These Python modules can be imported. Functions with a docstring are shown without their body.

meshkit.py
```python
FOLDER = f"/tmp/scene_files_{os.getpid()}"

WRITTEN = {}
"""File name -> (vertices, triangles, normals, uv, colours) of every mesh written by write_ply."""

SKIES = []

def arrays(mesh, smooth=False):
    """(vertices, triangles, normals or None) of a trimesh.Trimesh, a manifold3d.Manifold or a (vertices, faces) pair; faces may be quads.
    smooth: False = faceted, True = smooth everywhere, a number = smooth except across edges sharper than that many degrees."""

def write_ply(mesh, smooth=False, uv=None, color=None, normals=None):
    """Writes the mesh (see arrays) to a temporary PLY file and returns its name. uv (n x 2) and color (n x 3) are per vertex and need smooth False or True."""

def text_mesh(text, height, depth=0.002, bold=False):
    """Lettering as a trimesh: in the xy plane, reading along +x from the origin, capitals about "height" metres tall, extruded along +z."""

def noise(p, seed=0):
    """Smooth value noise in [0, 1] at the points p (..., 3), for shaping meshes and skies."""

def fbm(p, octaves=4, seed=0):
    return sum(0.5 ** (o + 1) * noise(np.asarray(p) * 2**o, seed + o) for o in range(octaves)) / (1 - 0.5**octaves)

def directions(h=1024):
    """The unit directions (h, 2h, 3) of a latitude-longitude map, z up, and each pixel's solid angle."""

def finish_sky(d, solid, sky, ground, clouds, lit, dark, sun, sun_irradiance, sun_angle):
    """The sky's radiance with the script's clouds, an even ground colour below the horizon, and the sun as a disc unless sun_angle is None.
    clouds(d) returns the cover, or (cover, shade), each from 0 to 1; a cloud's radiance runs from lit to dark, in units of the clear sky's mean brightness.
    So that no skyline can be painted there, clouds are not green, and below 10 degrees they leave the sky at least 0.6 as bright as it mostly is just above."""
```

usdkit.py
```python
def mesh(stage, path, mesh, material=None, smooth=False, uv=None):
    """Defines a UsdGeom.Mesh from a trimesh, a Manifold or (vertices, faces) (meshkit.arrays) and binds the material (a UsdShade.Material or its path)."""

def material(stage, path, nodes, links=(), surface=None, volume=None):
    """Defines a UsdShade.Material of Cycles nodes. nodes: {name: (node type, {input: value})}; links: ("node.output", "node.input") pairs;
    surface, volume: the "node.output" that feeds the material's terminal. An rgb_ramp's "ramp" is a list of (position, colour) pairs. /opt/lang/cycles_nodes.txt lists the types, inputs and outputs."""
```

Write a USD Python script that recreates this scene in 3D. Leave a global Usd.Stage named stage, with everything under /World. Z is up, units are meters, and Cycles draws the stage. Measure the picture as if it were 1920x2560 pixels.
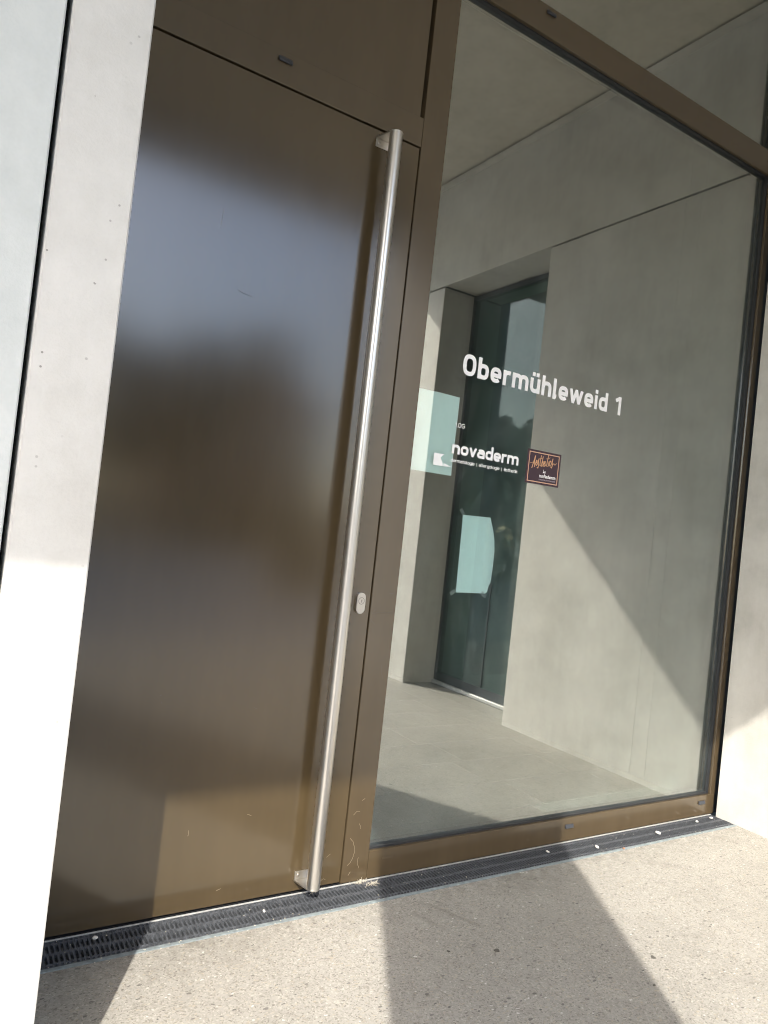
import math, random
import numpy as np, trimesh, usdkit, meshkit
from pxr import Usd, UsdGeom, UsdLux, UsdShade, Sdf, Gf
from shapely.geometry import LineString, Polygon, Point, box as sbox
from shapely.ops import unary_union
from shapely import affinity

stage = Usd.Stage.CreateInMemory()
UsdGeom.SetStageUpAxis(stage, UsdGeom.Tokens.z)
UsdGeom.SetStageMetersPerUnit(stage, 1.0)
UsdGeom.Xform.Define(stage, '/World')
UsdGeom.Scope.Define(stage, '/World/Looks')

# ------------------------------------------------------------------ camera
YAW, PITCH, ROLL, FPX = math.radians(32.112), math.radians(-1.376), math.radians(6.263), 1821.75
def cam_rot(a, p, r):
    B = np.array([[1, 0, 0], [0, 0, -1], [0, 1, 0.]])
    Rz = np.array([[math.cos(a), -math.sin(a), 0], [math.sin(a), math.cos(a), 0], [0, 0, 1]])
    Rx = np.array([[1, 0, 0], [0, math.cos(p), -math.sin(p)], [0, math.sin(p), math.cos(p)]])
    Rr = np.array([[math.cos(r), -math.sin(r), 0], [math.sin(r), math.cos(r), 0], [0, 0, 1]])
    return Rr @ Rx @ B @ Rz
R = cam_rot(YAW, PITCH, ROLL)
cam = UsdGeom.Camera.Define(stage, '/World/camera')
right, up, back = R[0], -R[1], -R[2]
cp = (0, -2.275, 1.3)
cam.AddTransformOp().Set(Gf.Matrix4d(*[float(x) for x in (*right, 0, *up, 0, *back, 0, *cp, 1)]))
cam.CreateHorizontalApertureAttr(27.0); cam.CreateVerticalApertureAttr(36.0)
cam.CreateFocalLengthAttr(27.0 * FPX / 1920)
cam.CreateClippingRangeAttr(Gf.Vec2f(0.02, 2000))
cam.CreateExposureAttr(2.0)

# ------------------------------------------------------------------ sky and sun
SUN_AZ, SUN_EL = math.radians(29.5), math.radians(39.3)        # light travels towards +x +y
to_sun = np.array([-math.sin(SUN_AZ) * math.cos(SUN_EL), -math.cos(SUN_AZ) * math.cos(SUN_EL), math.sin(SUN_EL)])
sky = UsdLux.DomeLight.Define(stage, '/World/sky')
sky.GetPrim().SetCustomDataByKey('kind', 'structure')
skym = usdkit.material(stage, '/World/Looks/sky', {
    'sky': ('sky_texture', {'sky_type': 'single_scattering', 'sun_disc': False, 'sun_elevation': SUN_EL,
                            'sun_rotation': math.atan2(to_sun[0], to_sun[1]), 'air_density': 1.0, 'aerosol_density': 2.2}),
    'bg': ('background_shader', {'strength': 0.15})}, [('sky.color', 'bg.color')], surface='bg.background')
UsdShade.MaterialBindingAPI.Apply(sky.GetPrim()).Bind(skym)
sun = UsdLux.DistantLight.Define(stage, '/World/sun')
sun.CreateNormalizeAttr(True); sun.CreateIntensityAttr(0.5); sun.CreateAngleAttr(0.53); sun.CreateColorAttr(Gf.Vec3f(1.0, 0.95, 0.87))
z = to_sun; x = np.cross([0, 0, 1], z); x /= np.linalg.norm(x); y = np.cross(z, x)
sun.AddTransformOp().Set(Gf.Matrix4d(*[float(v) for v in (*x, 0, *y, 0, *z, 0, 0, 0, 10, 1)]))

# ------------------------------------------------------------------ helpers
used = {}
def numbered(path):
    n = used.get(path, 0); used[path] = n + 1
    return path if n == 0 else f'{path}_{n:03d}'
def keys(p, **k):
    for a, b in k.items():
        if b: p.SetCustomDataByKey(a, b)
    return p
def thing(name, label, category, group=None, kind=None, loc=(0, 0, 0)):
    x = UsdGeom.Xform.Define(stage, numbered('/World/' + name))
    x.AddTranslateOp().Set(Gf.Vec3d(*map(float, loc)))
    return keys(x.GetPrim(), label=label, category=category, group=group, kind=kind)
def arr(m, smooth=False):
    return meshkit.arrays(m, smooth)
def origin(p):
    o = np.zeros(3)
    while p and str(p.GetPath()) not in ('/', '/World'):
        t = p.GetAttribute('xformOp:translate')
        if t and t.Get() is not None: o += np.array(t.Get())
        p = p.GetParent()
    return o
def part(name, mesh, mat, parent=None, smooth=False, **k):
    base = '/World' if parent is None else str(parent.GetPath())
    if isinstance(mesh, list): mesh = trimesh.util.concatenate(mesh)
    if parent is not None:
        o = origin(parent)
        if np.any(o): mesh = mesh.copy(); mesh.apply_translation(-o)
    m = usdkit.mesh(stage, numbered(f'{base}/{name}'), mesh, mat, smooth=smooth)
    return keys(m.GetPrim(), **k)
def box(x0, x1, y0, y1, z0, z1, c=0.0):
    if c <= 0:
        b = trimesh.creation.box(extents=(x1 - x0, y1 - y0, z1 - z0)); b.apply_translation(((x0 + x1) / 2, (y0 + y1) / 2, (z0 + z1) / 2)); return b
    pts = []
    for sx, ex in ((x0, 1), (x1, -1)):
        for sy, ey in ((y0, 1), (y1, -1)):
            for sz, ez in ((z0, 1), (z1, -1)):
                pts += [(sx + ex * c, sy + ey * c, sz), (sx + ex * c, sy, sz + ez * c), (sx, sy + ey * c, sz + ez * c)]
    return trimesh.convex.convex_hull(np.array(pts))
def on_facade(mesh, x0, yf, z0):
    """xy-plane mesh (extruded +z) -> stands on the facade, reading along +x, front towards -y."""
    v = mesh.vertices
    return trimesh.Trimesh(np.column_stack([v[:, 0] + x0, yf - v[:, 2], v[:, 1] + z0]), mesh.faces, process=False)
def extrude(poly, d):
    ps = [g for g in getattr(poly, 'geoms', [poly]) if g.area > 1e-10]
    return trimesh.util.concatenate([trimesh.creation.extrude_polygon(g, d, engine='earcut') for g in ps])

# ------------------------------------------------------------------ materials
L = '/World/Looks/'
def mat(name, nodes, links=(), surface='p.BSDF', **k):
    return usdkit.material(stage, L + name, nodes, links, surface=surface, **k)
def simple(name, col, rough=0.5, var=0.0, scale=20, bump=0.0, **kw):
    n = {'p': ('principled_bsdf', {'base_color': col, 'roughness': rough, **kw})}; l = []
    if var or bump:
        n['g'] = ('geometry', {}); n['n'] = ('noise_texture', {'scale': scale, 'detail': 5.0, 'roughness': 0.6})
        l += [('g.position', 'n.vector')]
    if var:
        n['r'] = ('rgb_ramp', {'ramp': [(0.25, [c * (1 - var) for c in col]), (0.75, [min(1, c * (1 + var)) for c in col])]})
        l += [('n.fac', 'r.fac'), ('r.color', 'p.base_color')]
    if bump:
        n['b'] = ('bump', {'strength': 0.4, 'distance': bump}); l += [('n.fac', 'b.height'), ('b.normal', 'p.normal')]
    return mat(name, n, l)

def concrete(name, lo, mid, hi, pore_scale=22.0, pore_amt=0.10, seed=0.0, smudge=None, rough=0.75):
    n = {'g': ('geometry', {}),
         'm': ('mapping', {'location': (seed, seed * 1.7, seed * 0.6)}),
         'm2': ('mapping', {'location': (seed, 0, 3), 'scale': (7.0, 7.0, 1.1)}),
         'big': ('noise_texture', {'scale': 1.6, 'detail': 4.0, 'roughness': 0.55, 'distortion': 0.4}),
         'med': ('noise_texture', {'scale': 9.0, 'detail': 6.0, 'roughness': 0.65}),
         'str': ('noise_texture', {'scale': 2.2, 'detail': 5.0, 'roughness': 0.6}),
         'fine': ('noise_texture', {'scale': 160.0, 'detail': 3.0, 'roughness': 0.6}),
         'a1': ('math', {'math_type': 'multiply_add', 'value2': 0.45, 'value3': 0.0}),
         'a2': ('math', {'math_type': 'multiply_add', 'value2': 0.30}),
         'a3': ('math', {'math_type': 'multiply_add', 'value2': 0.17}),
         'a4': ('math', {'math_type': 'multiply_add', 'value2': 0.08}),
         'r': ('rgb_ramp', {'ramp': [(0.34, lo), (0.50, mid), (0.66, hi)]}),
         'v': ('voronoi_texture', {'scale': pore_scale}),
         'vs': ('separate_color', {}),
         'gate': ('math', {'math_type': 'greater_than', 'value2': 0.86}), 'grp': ('map_range', {'from_min': .47, 'from_max': .62}), 'pg': ('math', {'math_type': 'multiply'}),
         'rad': ('math', {'math_type': 'multiply', 'value2': pore_amt}),
         'in': ('math', {'math_type': 'less_than'}),
         'pore': ('math', {'math_type': 'multiply'}),
         'pc': ('mix_color', {'b': [c * 0.5 for c in lo]}),
         'hgt': ('math', {'math_type': 'multiply_add', 'value2': -1.0}),
         'bm': ('bump', {'strength': 0.35, 'distance': 0.0015}),
         'p': ('principled_bsdf', {'roughness': rough, 'specular_ior_level': 0.3})}
    l = [('g.position', 'm.vector'), ('g.position', 'm2.vector'), ('m.vector', 'big.vector'), ('m.vector', 'med.vector'), ('m2.vector', 'str.vector'), ('m.vector', 'fine.vector'), ('m.vector', 'v.vector'),
         ('big.fac', 'a1.value1'), ('med.fac', 'a2.value1'), ('a1.value', 'a2.value3'), ('str.fac', 'a3.value1'), ('a2.value', 'a3.value3'),
         ('fine.fac', 'a4.value1'), ('a3.value', 'a4.value3'), ('a4.value', 'r.fac'),
         ('v.color', 'vs.color'), ('vs.r', 'gate.value1'), ('vs.g', 'rad.value1'), ('v.distance', 'in.value1'), ('rad.value', 'in.value2'),
         ('big.fac', 'grp.value'), ('gate.value', 'pg.value1'), ('grp.result', 'pg.value2'), ('pg.value', 'pore.value1'), ('in.value', 'pore.value2'), ('pore.value', 'pc.fac'), ('r.color', 'pc.a'), ('pc.result', 'p.base_color'),
         ('pore.value', 'hgt.value1'), ('fine.fac', 'hgt.value3'), ('hgt.value', 'bm.height'), ('bm.normal', 'p.normal')]
    return mat(name, n, l)

M = {}
M['concrete_wall'] = concrete('concrete_wall', (.40, .382, .34), (.51, .49, .445), (.60, .58, .53), 18, .07, 1.3)
M['concrete_upper'] = concrete('concrete_upper', (.40, .382, .34), (.52, .50, .45), (.61, .59, .535), 18, .07, 5.1)
M['concrete_ceiling'] = concrete('concrete_ceiling', (.44, .405, .335), (.56, .515, .43), (.63, .585, .50), 14, .06, 9.2)
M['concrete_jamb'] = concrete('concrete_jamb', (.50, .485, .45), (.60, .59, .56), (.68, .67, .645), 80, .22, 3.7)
M['concrete_panel'] = concrete('concrete_panel', (.51, .54, .53), (.60, .625, .615), (.67, .69, .68), 85, .12, 7.9)

def terrazzo(name):
    n = {'g': ('geometry', {}),
         'big': ('noise_texture', {'scale': 1.1, 'detail': 5.0, 'roughness': 0.6}),
         'med': ('noise_texture', {'scale': 14.0, 'detail': 4.0, 'roughness': 0.6}),
         'sum': ('math', {'math_type': 'multiply_add', 'value2': 0.4}),
         'base': ('rgb_ramp', {'ramp': [(0.45, (.250, .238, .212)), (0.62, (.295, .281, .252)), (0.85, (.34, .324, .292))]}),
         'wob': ('noise_texture', {'scale': 60.0, 'detail': 2.0}),
         'wv': ('vector_math', {'vector_math_type': 'multiply_add', 'math_type': 'multiply_add', 'vector2': (.012, .012, .012)}),
         # fine sand
         'v1': ('voronoi_texture', {'scale': 240.0}), 's1': ('separate_color', {}),
         'r1': ('rgb_ramp', {'ramp': [(0.0, (.5, .48, .45)), (0.16, (.84, .83, .80)), (0.5, (1.0, 1.0, 1.0)), (0.88, (1.08, 1.07, 1.05)), (1.0, (1.35, 1.34, 1.31))]}),
         'c1': ('mix_color', {'blend_type': 'multiply', 'fac': 0.85}),
         # middling chips
         'mp2': ('mapping', {'rotation': (0, 0, 0.7), 'scale': (1.0, 1.6, 1.0)}),
         'v2': ('voronoi_texture', {'scale': 105.0}), 's2': ('separate_color', {}),
         'in2': ('math', {'math_type': 'less_than'}), 'rd2': ('math', {'math_type': 'multiply', 'value2': 0.62}),
         'g2': ('math', {'math_type': 'greater_than', 'value2': 0.66}), 'k2': ('math', {'math_type': 'multiply'}),
         'r2': ('rgb_ramp', {'ramp': [(0.0, (.20, .185, .165)), (0.45, (.30, .27, .225)), (0.6, (.36, .32, .25)), (0.75, (.36, .33, .27)), (0.9, (.40, .37, .31)), (0.93, (.55, .53, .49)), (1.0, (.62, .60, .57))]}),
         'c2': ('mix_color', {}), 'k2b': ('math', {'math_type': 'multiply', 'value2': 0.8}),
         # large dark chips
         'mp3': ('mapping', {'rotation': (0, 0, -0.5), 'scale': (1.0, 1.9, 1.0), 'location': (3.1, 1.7, 0)}),
         'v3': ('voronoi_texture', {'scale': 46.0}), 's3': ('separate_color', {}),
         'in3': ('math', {'math_type': 'less_than'}), 'rd3': ('math', {'math_type': 'multiply', 'value2': 0.36}),
         'g3': ('math', {'math_type': 'greater_than', 'value2': 0.82}), 'k3': ('math', {'math_type': 'multiply'}),
         'r3': ('rgb_ramp', {'ramp': [(0.0, (.09, .085, .08)), (0.6, (.17, .155, .14)), (0.8, (.26, .20, .15)), (1.0, (.6, .58, .54))]}),
         'c3': ('mix_color', {}), 'k3b': ('math', {'math_type': 'multiply', 'value2': 0.85}),
         'b': ('bump', {'strength': 0.25, 'distance': 0.0012}),
         'p': ('principled_bsdf', {'roughness': 0.62, 'specular_ior_level': 0.35})}
    l = [('g.position', 'big.vector'), ('g.position', 'med.vector'), ('g.position', 'wob.vector'), ('med.fac', 'sum.value1'), ('big.fac', 'sum.value3'), ('sum.value', 'base.fac'),
         ('wob.color', 'wv.vector1'), ('g.position', 'wv.vector3'),
         ('wv.vector', 'v1.vector'), ('v1.color', 's1.color'), ('s1.r', 'r1.fac'), ('base.color', 'c1.a'), ('r1.color', 'c1.b'),
         ('wv.vector', 'mp2.vector'), ('mp2.vector', 'v2.vector'), ('v2.color', 's2.color'), ('s2.g', 'rd2.value1'), ('v2.distance', 'in2.value1'), ('rd2.value', 'in2.value2'),
         ('s2.r', 'g2.value1'), ('g2.value', 'k2.value1'), ('in2.value', 'k2.value2'), ('k2.value', 'k2b.value1'), ('s2.b', 'r2.fac'), ('k2b.value', 'c2.fac'), ('c1.result', 'c2.a'), ('r2.color', 'c2.b'),
         ('wv.vector', 'mp3.vector'), ('mp3.vector', 'v3.vector'), ('v3.color', 's3.color'), ('s3.g', 'rd3.value1'), ('v3.distance', 'in3.value1'), ('rd3.value', 'in3.value2'),
         ('s3.r', 'g3.value1'), ('g3.value', 'k3.value1'), ('in3.value', 'k3.value2'), ('k3.value', 'k3b.value1'), ('s3.b', 'r3.fac'), ('k3b.value', 'c3.fac'), ('c2.result', 'c3.a'), ('r3.color', 'c3.b'),
         ('c3.result', 'p.base_color'), ('s1.r', 'b.height'), ('b.normal', 'p.normal')]
    del n['wv'][1]['vector_math_type']
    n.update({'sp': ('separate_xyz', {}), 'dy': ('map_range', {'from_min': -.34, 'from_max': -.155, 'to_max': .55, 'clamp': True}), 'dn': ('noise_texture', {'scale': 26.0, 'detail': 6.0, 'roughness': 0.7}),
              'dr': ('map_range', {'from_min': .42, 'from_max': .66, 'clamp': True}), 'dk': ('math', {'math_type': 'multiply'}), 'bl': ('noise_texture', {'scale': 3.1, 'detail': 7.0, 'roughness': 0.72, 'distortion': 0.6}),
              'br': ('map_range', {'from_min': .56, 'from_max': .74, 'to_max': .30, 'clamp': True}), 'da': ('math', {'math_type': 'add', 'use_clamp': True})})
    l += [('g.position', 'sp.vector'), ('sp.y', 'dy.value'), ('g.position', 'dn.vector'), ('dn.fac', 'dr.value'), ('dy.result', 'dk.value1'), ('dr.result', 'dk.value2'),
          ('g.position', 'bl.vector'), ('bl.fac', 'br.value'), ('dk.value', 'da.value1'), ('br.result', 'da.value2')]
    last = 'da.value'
    for i, (x0, y0, x1, y1, wd, k) in enumerate(((1.632, -.191, 1.739, -.421, .016, .42), (1.548, -.235, 1.618, -.403, .022, .25), (1.60, -.19, 1.70, -.36, .010, .2))):
        dx, dy = x1 - x0, y1 - y0; ln = math.hypot(dx, dy); dx, dy = dx / ln, dy / ln; a = f'k{i}'
        n.update({a + 'p': ('vector_math', {'math_type': 'dot_product', 'vector2': (-dy, dx, 0)}), a + 'po': ('math', {'math_type': 'add', 'value2': dy * x0 - dx * y0}), a + 'pa': ('math', {'math_type': 'absolute'}),
                  a + 'pm': ('map_range', {'range_type': 'smoothstep', 'from_min': wd, 'from_max': 0.0, 'to_max': k, 'clamp': True}),
                  a + 'q': ('vector_math', {'math_type': 'dot_product', 'vector2': (dx, dy, 0)}), a + 'qo': ('math', {'math_type': 'add', 'value2': -(dx * x0 + dy * y0) - ln / 2}), a + 'qa': ('math', {'math_type': 'absolute'}),
                  a + 'qm': ('map_range', {'range_type': 'smoothstep', 'from_min': ln * .55, 'from_max': ln * .3, 'clamp': True}), a + 'm': ('math', {'math_type': 'multiply'}), a + 'x': ('math', {'math_type': 'maximum'})})
        l += [('g.position', a + 'p.vector1'), (a + 'p.value', a + 'po.value1'), (a + 'po.value', a + 'pa.value1'), (a + 'pa.value', a + 'pm.value'), ('g.position', a + 'q.vector1'), (a + 'q.value', a + 'qo.value1'),
              (a + 'qo.value', a + 'qa.value1'), (a + 'qa.value', a + 'qm.value'), (a + 'pm.result', a + 'm.value1'), (a + 'qm.result', a + 'm.value2'), (a + 'm.value', a + 'x.value1'), (last, a + 'x.value2')]
        last = a + 'x.value'
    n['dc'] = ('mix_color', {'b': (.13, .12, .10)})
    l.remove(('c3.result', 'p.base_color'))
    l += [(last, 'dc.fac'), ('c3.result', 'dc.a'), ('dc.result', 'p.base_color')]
    return mat(name, n, l)
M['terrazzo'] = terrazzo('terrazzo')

def bronze(name, col, rough):
    n = {'g': ('geometry', {}), 'mp': ('mapping', {'scale': (1, 1, 0.25)}),
         'n': ('noise_texture', {'scale': 3.0, 'detail': 6.0, 'roughness': 0.65}),
         'f': ('noise_texture', {'scale': 900.0, 'detail': 2.0}),
         'r': ('rgb_ramp', {'ramp': [(0.3, [c * .9 for c in col]), (0.7, [c * 1.1 for c in col])]}),
         'rr': ('map_range', {'from_min': 0.3, 'from_max': 0.7, 'to_min': rough - .015, 'to_max': rough + .02}),
         'b': ('bump', {'strength': 0.02, 'distance': 0.0002}),
         'p': ('principled_bsdf', {'ior': 1.8, 'specular_ior_level': 0.5})}
    l = [('g.position', 'mp.vector'), ('mp.vector', 'n.vector'), ('g.position', 'f.vector'), ('n.fac', 'r.fac'), ('r.color', 'p.base_color'),
         ('n.fac', 'rr.value'), ('rr.result', 'p.roughness'), ('f.fac', 'b.height'), ('b.normal', 'p.normal')]
    return mat(name, n, l)
M['bronze'] = bronze('bronze_paint', (.060, .043, .023), 0.165)
M['bronze_leaf'] = bronze('bronze_door_paint', (.058, .041, .020), 0.15)
M['black'] = simple('black_rubber', (.012, .013, .015), 0.55)
M['gasket'] = simple('grey_gasket', (.035, .04, .045), 0.4)
M['joint'] = simple('dark_joint', (.02, .024, .035), 0.8)
M['steel'] = mat('brushed_steel', {'p': ('principled_bsdf', {'base_color': (.66, .635, .59), 'metallic': 1.0, 'roughness': 0.31})})
M['satin_steel'] = simple('satin_steel', (.60, .575, .53), 0.36, metallic=1.0)
M['galv'] = simple('galvanised_edge', (.25, .29, .30), 0.55, 0.35, 40, metallic=0.35)
M['alu'] = simple('aluminium_edge', (.50, .50, .48), 0.5, 0.3, 40, metallic=0.4)
M['grate'] = simple('grate_plastic', (.065, .070, .078), 0.42, 0.6, 70, 0.0015)
M['channel'] = simple('channel_dark', (.012, .012, .013), 0.9)
M['cap'] = simple('cap_plastic', (.03, .034, .042), 0.45)
M['vinyl'] = simple('white_vinyl', (.92, .92, .91), 0.45)
M['paper'] = mat('paper', {'p': ('principled_bsdf', {'base_color': (.80, .97, .95), 'roughness': 0.8}), 't': ('translucent_bsdf', {'color': (.7, .9, .87)}), 'm': ('mix_closure', {'fac': 0.05})},
                 [('p.BSDF', 'm.closure1'), ('t.BSDF', 'm.closure2')], surface='m.closure')
M['tape'] = mat('clear_tape', {'p': ('principled_bsdf', {'base_color': (.6, .62, .6), 'roughness': 0.35}), 't': ('transparent_bsdf', {'color': (.9, .9, .9)}), 'm': ('mix_closure', {'fac': 0.88})},
                [('p.BSDF', 'm.closure1'), ('t.BSDF', 'm.closure2')], surface='m.closure')
M['card'] = simple('card_plum', (.052, .028, .040), 0.35)
M['gold'] = simple('card_rose_gold', (.75, .46, .30), 0.4)
M['script'] = simple('card_script_orange', (.66, .38, .20), 0.4)
M['grey_print'] = simple('card_grey_print', (.45, .40, .45), 0.4)
M['stain'] = simple('dark_stain', (.085, .078, .065), 0.7, 0.3, 200)
M['pebble'] = simple('pebble_white', (.68, .66, .62), 0.6, 0.2, 90)
M['straw'] = simple('dry_straw', (.55, .51, .42), 0.8)
M['scratch'] = simple('pale_scratch', (.28, .24, .18), 0.6)
M['tile'] = simple('floor_tile', (.16, .17, .16), 0.45, 0.18, 7)
M['grout'] = simple('tile_grout', (.55, .55, .52), 0.8)
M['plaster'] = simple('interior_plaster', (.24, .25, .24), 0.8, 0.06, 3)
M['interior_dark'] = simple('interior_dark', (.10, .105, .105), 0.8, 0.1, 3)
M['asphalt'] = simple('paving_grey', (.42, .40, .365), 0.85, 0.25, 1.5)
M['leaf'] = mat('leaves', {'o': ('geometry', {}), 'r': ('rgb_ramp', {'ramp': [(0, (.022, .034, .010)), (.5, (.045, .062, .018)), (1, (.085, .095, .030))]}), 'p': ('principled_bsdf', {'roughness': 0.6}),
                          't': ('translucent_bsdf', {}), 'm': ('mix_closure', {'fac': 0.25})},
                [('o.random_per_island', 'r.fac'), ('r.color', 'p.base_color'), ('r.color', 't.color'), ('p.BSDF', 'm.closure1'), ('t.BSDF', 'm.closure2')], surface='m.closure')
M['bark'] = simple('bark', (.09, .07, .05), 0.9, 0.4, 9, 0.01)
M['house_wall'] = simple('house_render', (.20, .13, .10), 0.9, 0.15, 2)
M['block_wall'] = simple('block_render', (.12, .125, .13), 0.9, 0.12, 2)
M['roof'] = simple('roof_tile', (.11, .06, .045), 0.8, 0.3, 12)
M['window_dark'] = simple('window_dark', (.03, .035, .04), 0.15)
M['white_frame'] = simple('window_frame', (.7, .7, .68), 0.5)

def glass(name, r0, tint, refl, coat=None):
    """coat: (plane y, reflectance) of the reflective outer face; the other faces reflect r0."""
    if coat:
        n = {'g': ('geometry', {}), 's': ('separate_xyz', {}), 'lt': ('math', {'math_type': 'less_than', 'value2': coat[0]}), 'r0': ('map_range', {'to_min': r0, 'to_max': coat[1]}),
             'om': ('math', {'math_type': 'subtract', 'value1': 1.0}), 'lw': ('layer_weight', {'blend': 0.5}), 'pw': ('math', {'math_type': 'power', 'value2': 5.0}),
             'f': ('math', {'math_type': 'multiply_add', 'use_clamp': True}), 't': ('transparent_bsdf', {'color': tint}), 'gl': ('glossy_bsdf', {'color': refl, 'roughness': 0.0}), 'm': ('mix_closure', {}),
             # thin film of dust, smears and dried drops on the outer face
             'mp': ('mapping', {'scale': (2.2, 1.0, .7)}), 'n1': ('noise_texture', {'scale': 3.0, 'detail': 8.0, 'roughness': 0.7, 'distortion': 0.8}), 'n2': ('noise_texture', {'scale': 90.0, 'detail': 3.0}),
             'd1': ('map_range', {'from_min': .48, 'from_max': .75, 'to_max': .035, 'clamp': True}), 'd2': ('map_range', {'from_min': .35, 'from_max': .7, 'to_min': .4, 'to_max': 1.5, 'clamp': True}),
             'dm': ('math', {'math_type': 'multiply'}), 'da': ('math', {'math_type': 'add', 'value2': .005}), 'dk': ('math', {'math_type': 'multiply'}), 'df': ('diffuse_bsdf', {'color': (.62, .68, .64)}), 'mm': ('mix_closure', {})}
        return mat(name, n, [('g.position', 's.vector'), ('s.y', 'lt.value1'), ('lt.value', 'r0.value'), ('r0.result', 'om.value2'), ('lw.facing', 'pw.value1'), ('pw.value', 'f.value1'), ('om.value', 'f.value2'), ('r0.result', 'f.value3'),
                             ('f.value', 'm.fac'), ('t.BSDF', 'm.closure1'), ('gl.BSDF', 'm.closure2'),
                             ('g.position', 'mp.vector'), ('mp.vector', 'n1.vector'), ('g.position', 'n2.vector'), ('n1.fac', 'd1.value'), ('n2.fac', 'd2.value'), ('d1.result', 'dm.value1'), ('d2.result', 'dm.value2'),
                             ('dm.value', 'da.value1'), ('da.value', 'dk.value1'), ('lt.value', 'dk.value2'), ('dk.value', 'mm.fac'), ('m.closure', 'mm.closure1'), ('df.BSDF', 'mm.closure2')], surface='mm.closure')
    n = {'lw': ('layer_weight', {'blend': 0.5}), 'pw': ('math', {'math_type': 'power', 'value2': 5.0}),
         'f': ('math', {'math_type': 'multiply_add', 'value2': 1 - r0, 'value3': r0, 'use_clamp': True}),
         't': ('transparent_bsdf', {'color': tint}), 'gl': ('glossy_bsdf', {'color': refl, 'roughness': 0.0}), 'm': ('mix_closure', {})}
    return mat(name, n, [('lw.facing', 'pw.value1'), ('pw.value', 'f.value1'), ('f.value', 'm.fac'), ('t.BSDF', 'm.closure1'), ('gl.BSDF', 'm.closure2')], surface='m.closure')
M['glass'] = glass('window_glass', 0.045, (.96, 1.0, .995), (.975, 1.0, .965), coat=(.031, 0.37))
M['door_glass'] = usdkit.material(stage, L + 'niche_glass', {'lw': ('layer_weight', {'blend': 0.5}), 'pw': ('math', {'math_type': 'power', 'value2': 5.0}), 'f': ('math', {'math_type': 'multiply_add', 'value2': .96, 'value3': .035, 'use_clamp': True}),
    't': ('transparent_bsdf', {'color': (.62, .74, .72)}), 'gl': ('glossy_bsdf', {'color': (.95, 1, 1), 'roughness': 0.02}), 'm': ('mix_closure', {}), 'df': ('diffuse_bsdf', {'color': (.42, .58, .54)}), 'mm': ('mix_closure', {}),
    'g': ('geometry', {}), 'n': ('noise_texture', {'scale': 4.0, 'detail': 8.0, 'roughness': .75, 'distortion': 1.0}), 'd': ('map_range', {'from_min': .4, 'from_max': .75, 'to_min': .022, 'to_max': .075, 'clamp': True})},
    [('lw.facing', 'pw.value1'), ('pw.value', 'f.value1'), ('f.value', 'm.fac'), ('t.BSDF', 'm.closure1'), ('gl.BSDF', 'm.closure2'), ('g.position', 'n.vector'), ('n.fac', 'd.value'), ('d.result', 'mm.fac'), ('m.closure', 'mm.closure1'), ('df.BSDF', 'mm.closure2')], surface='mm.closure')

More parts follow.
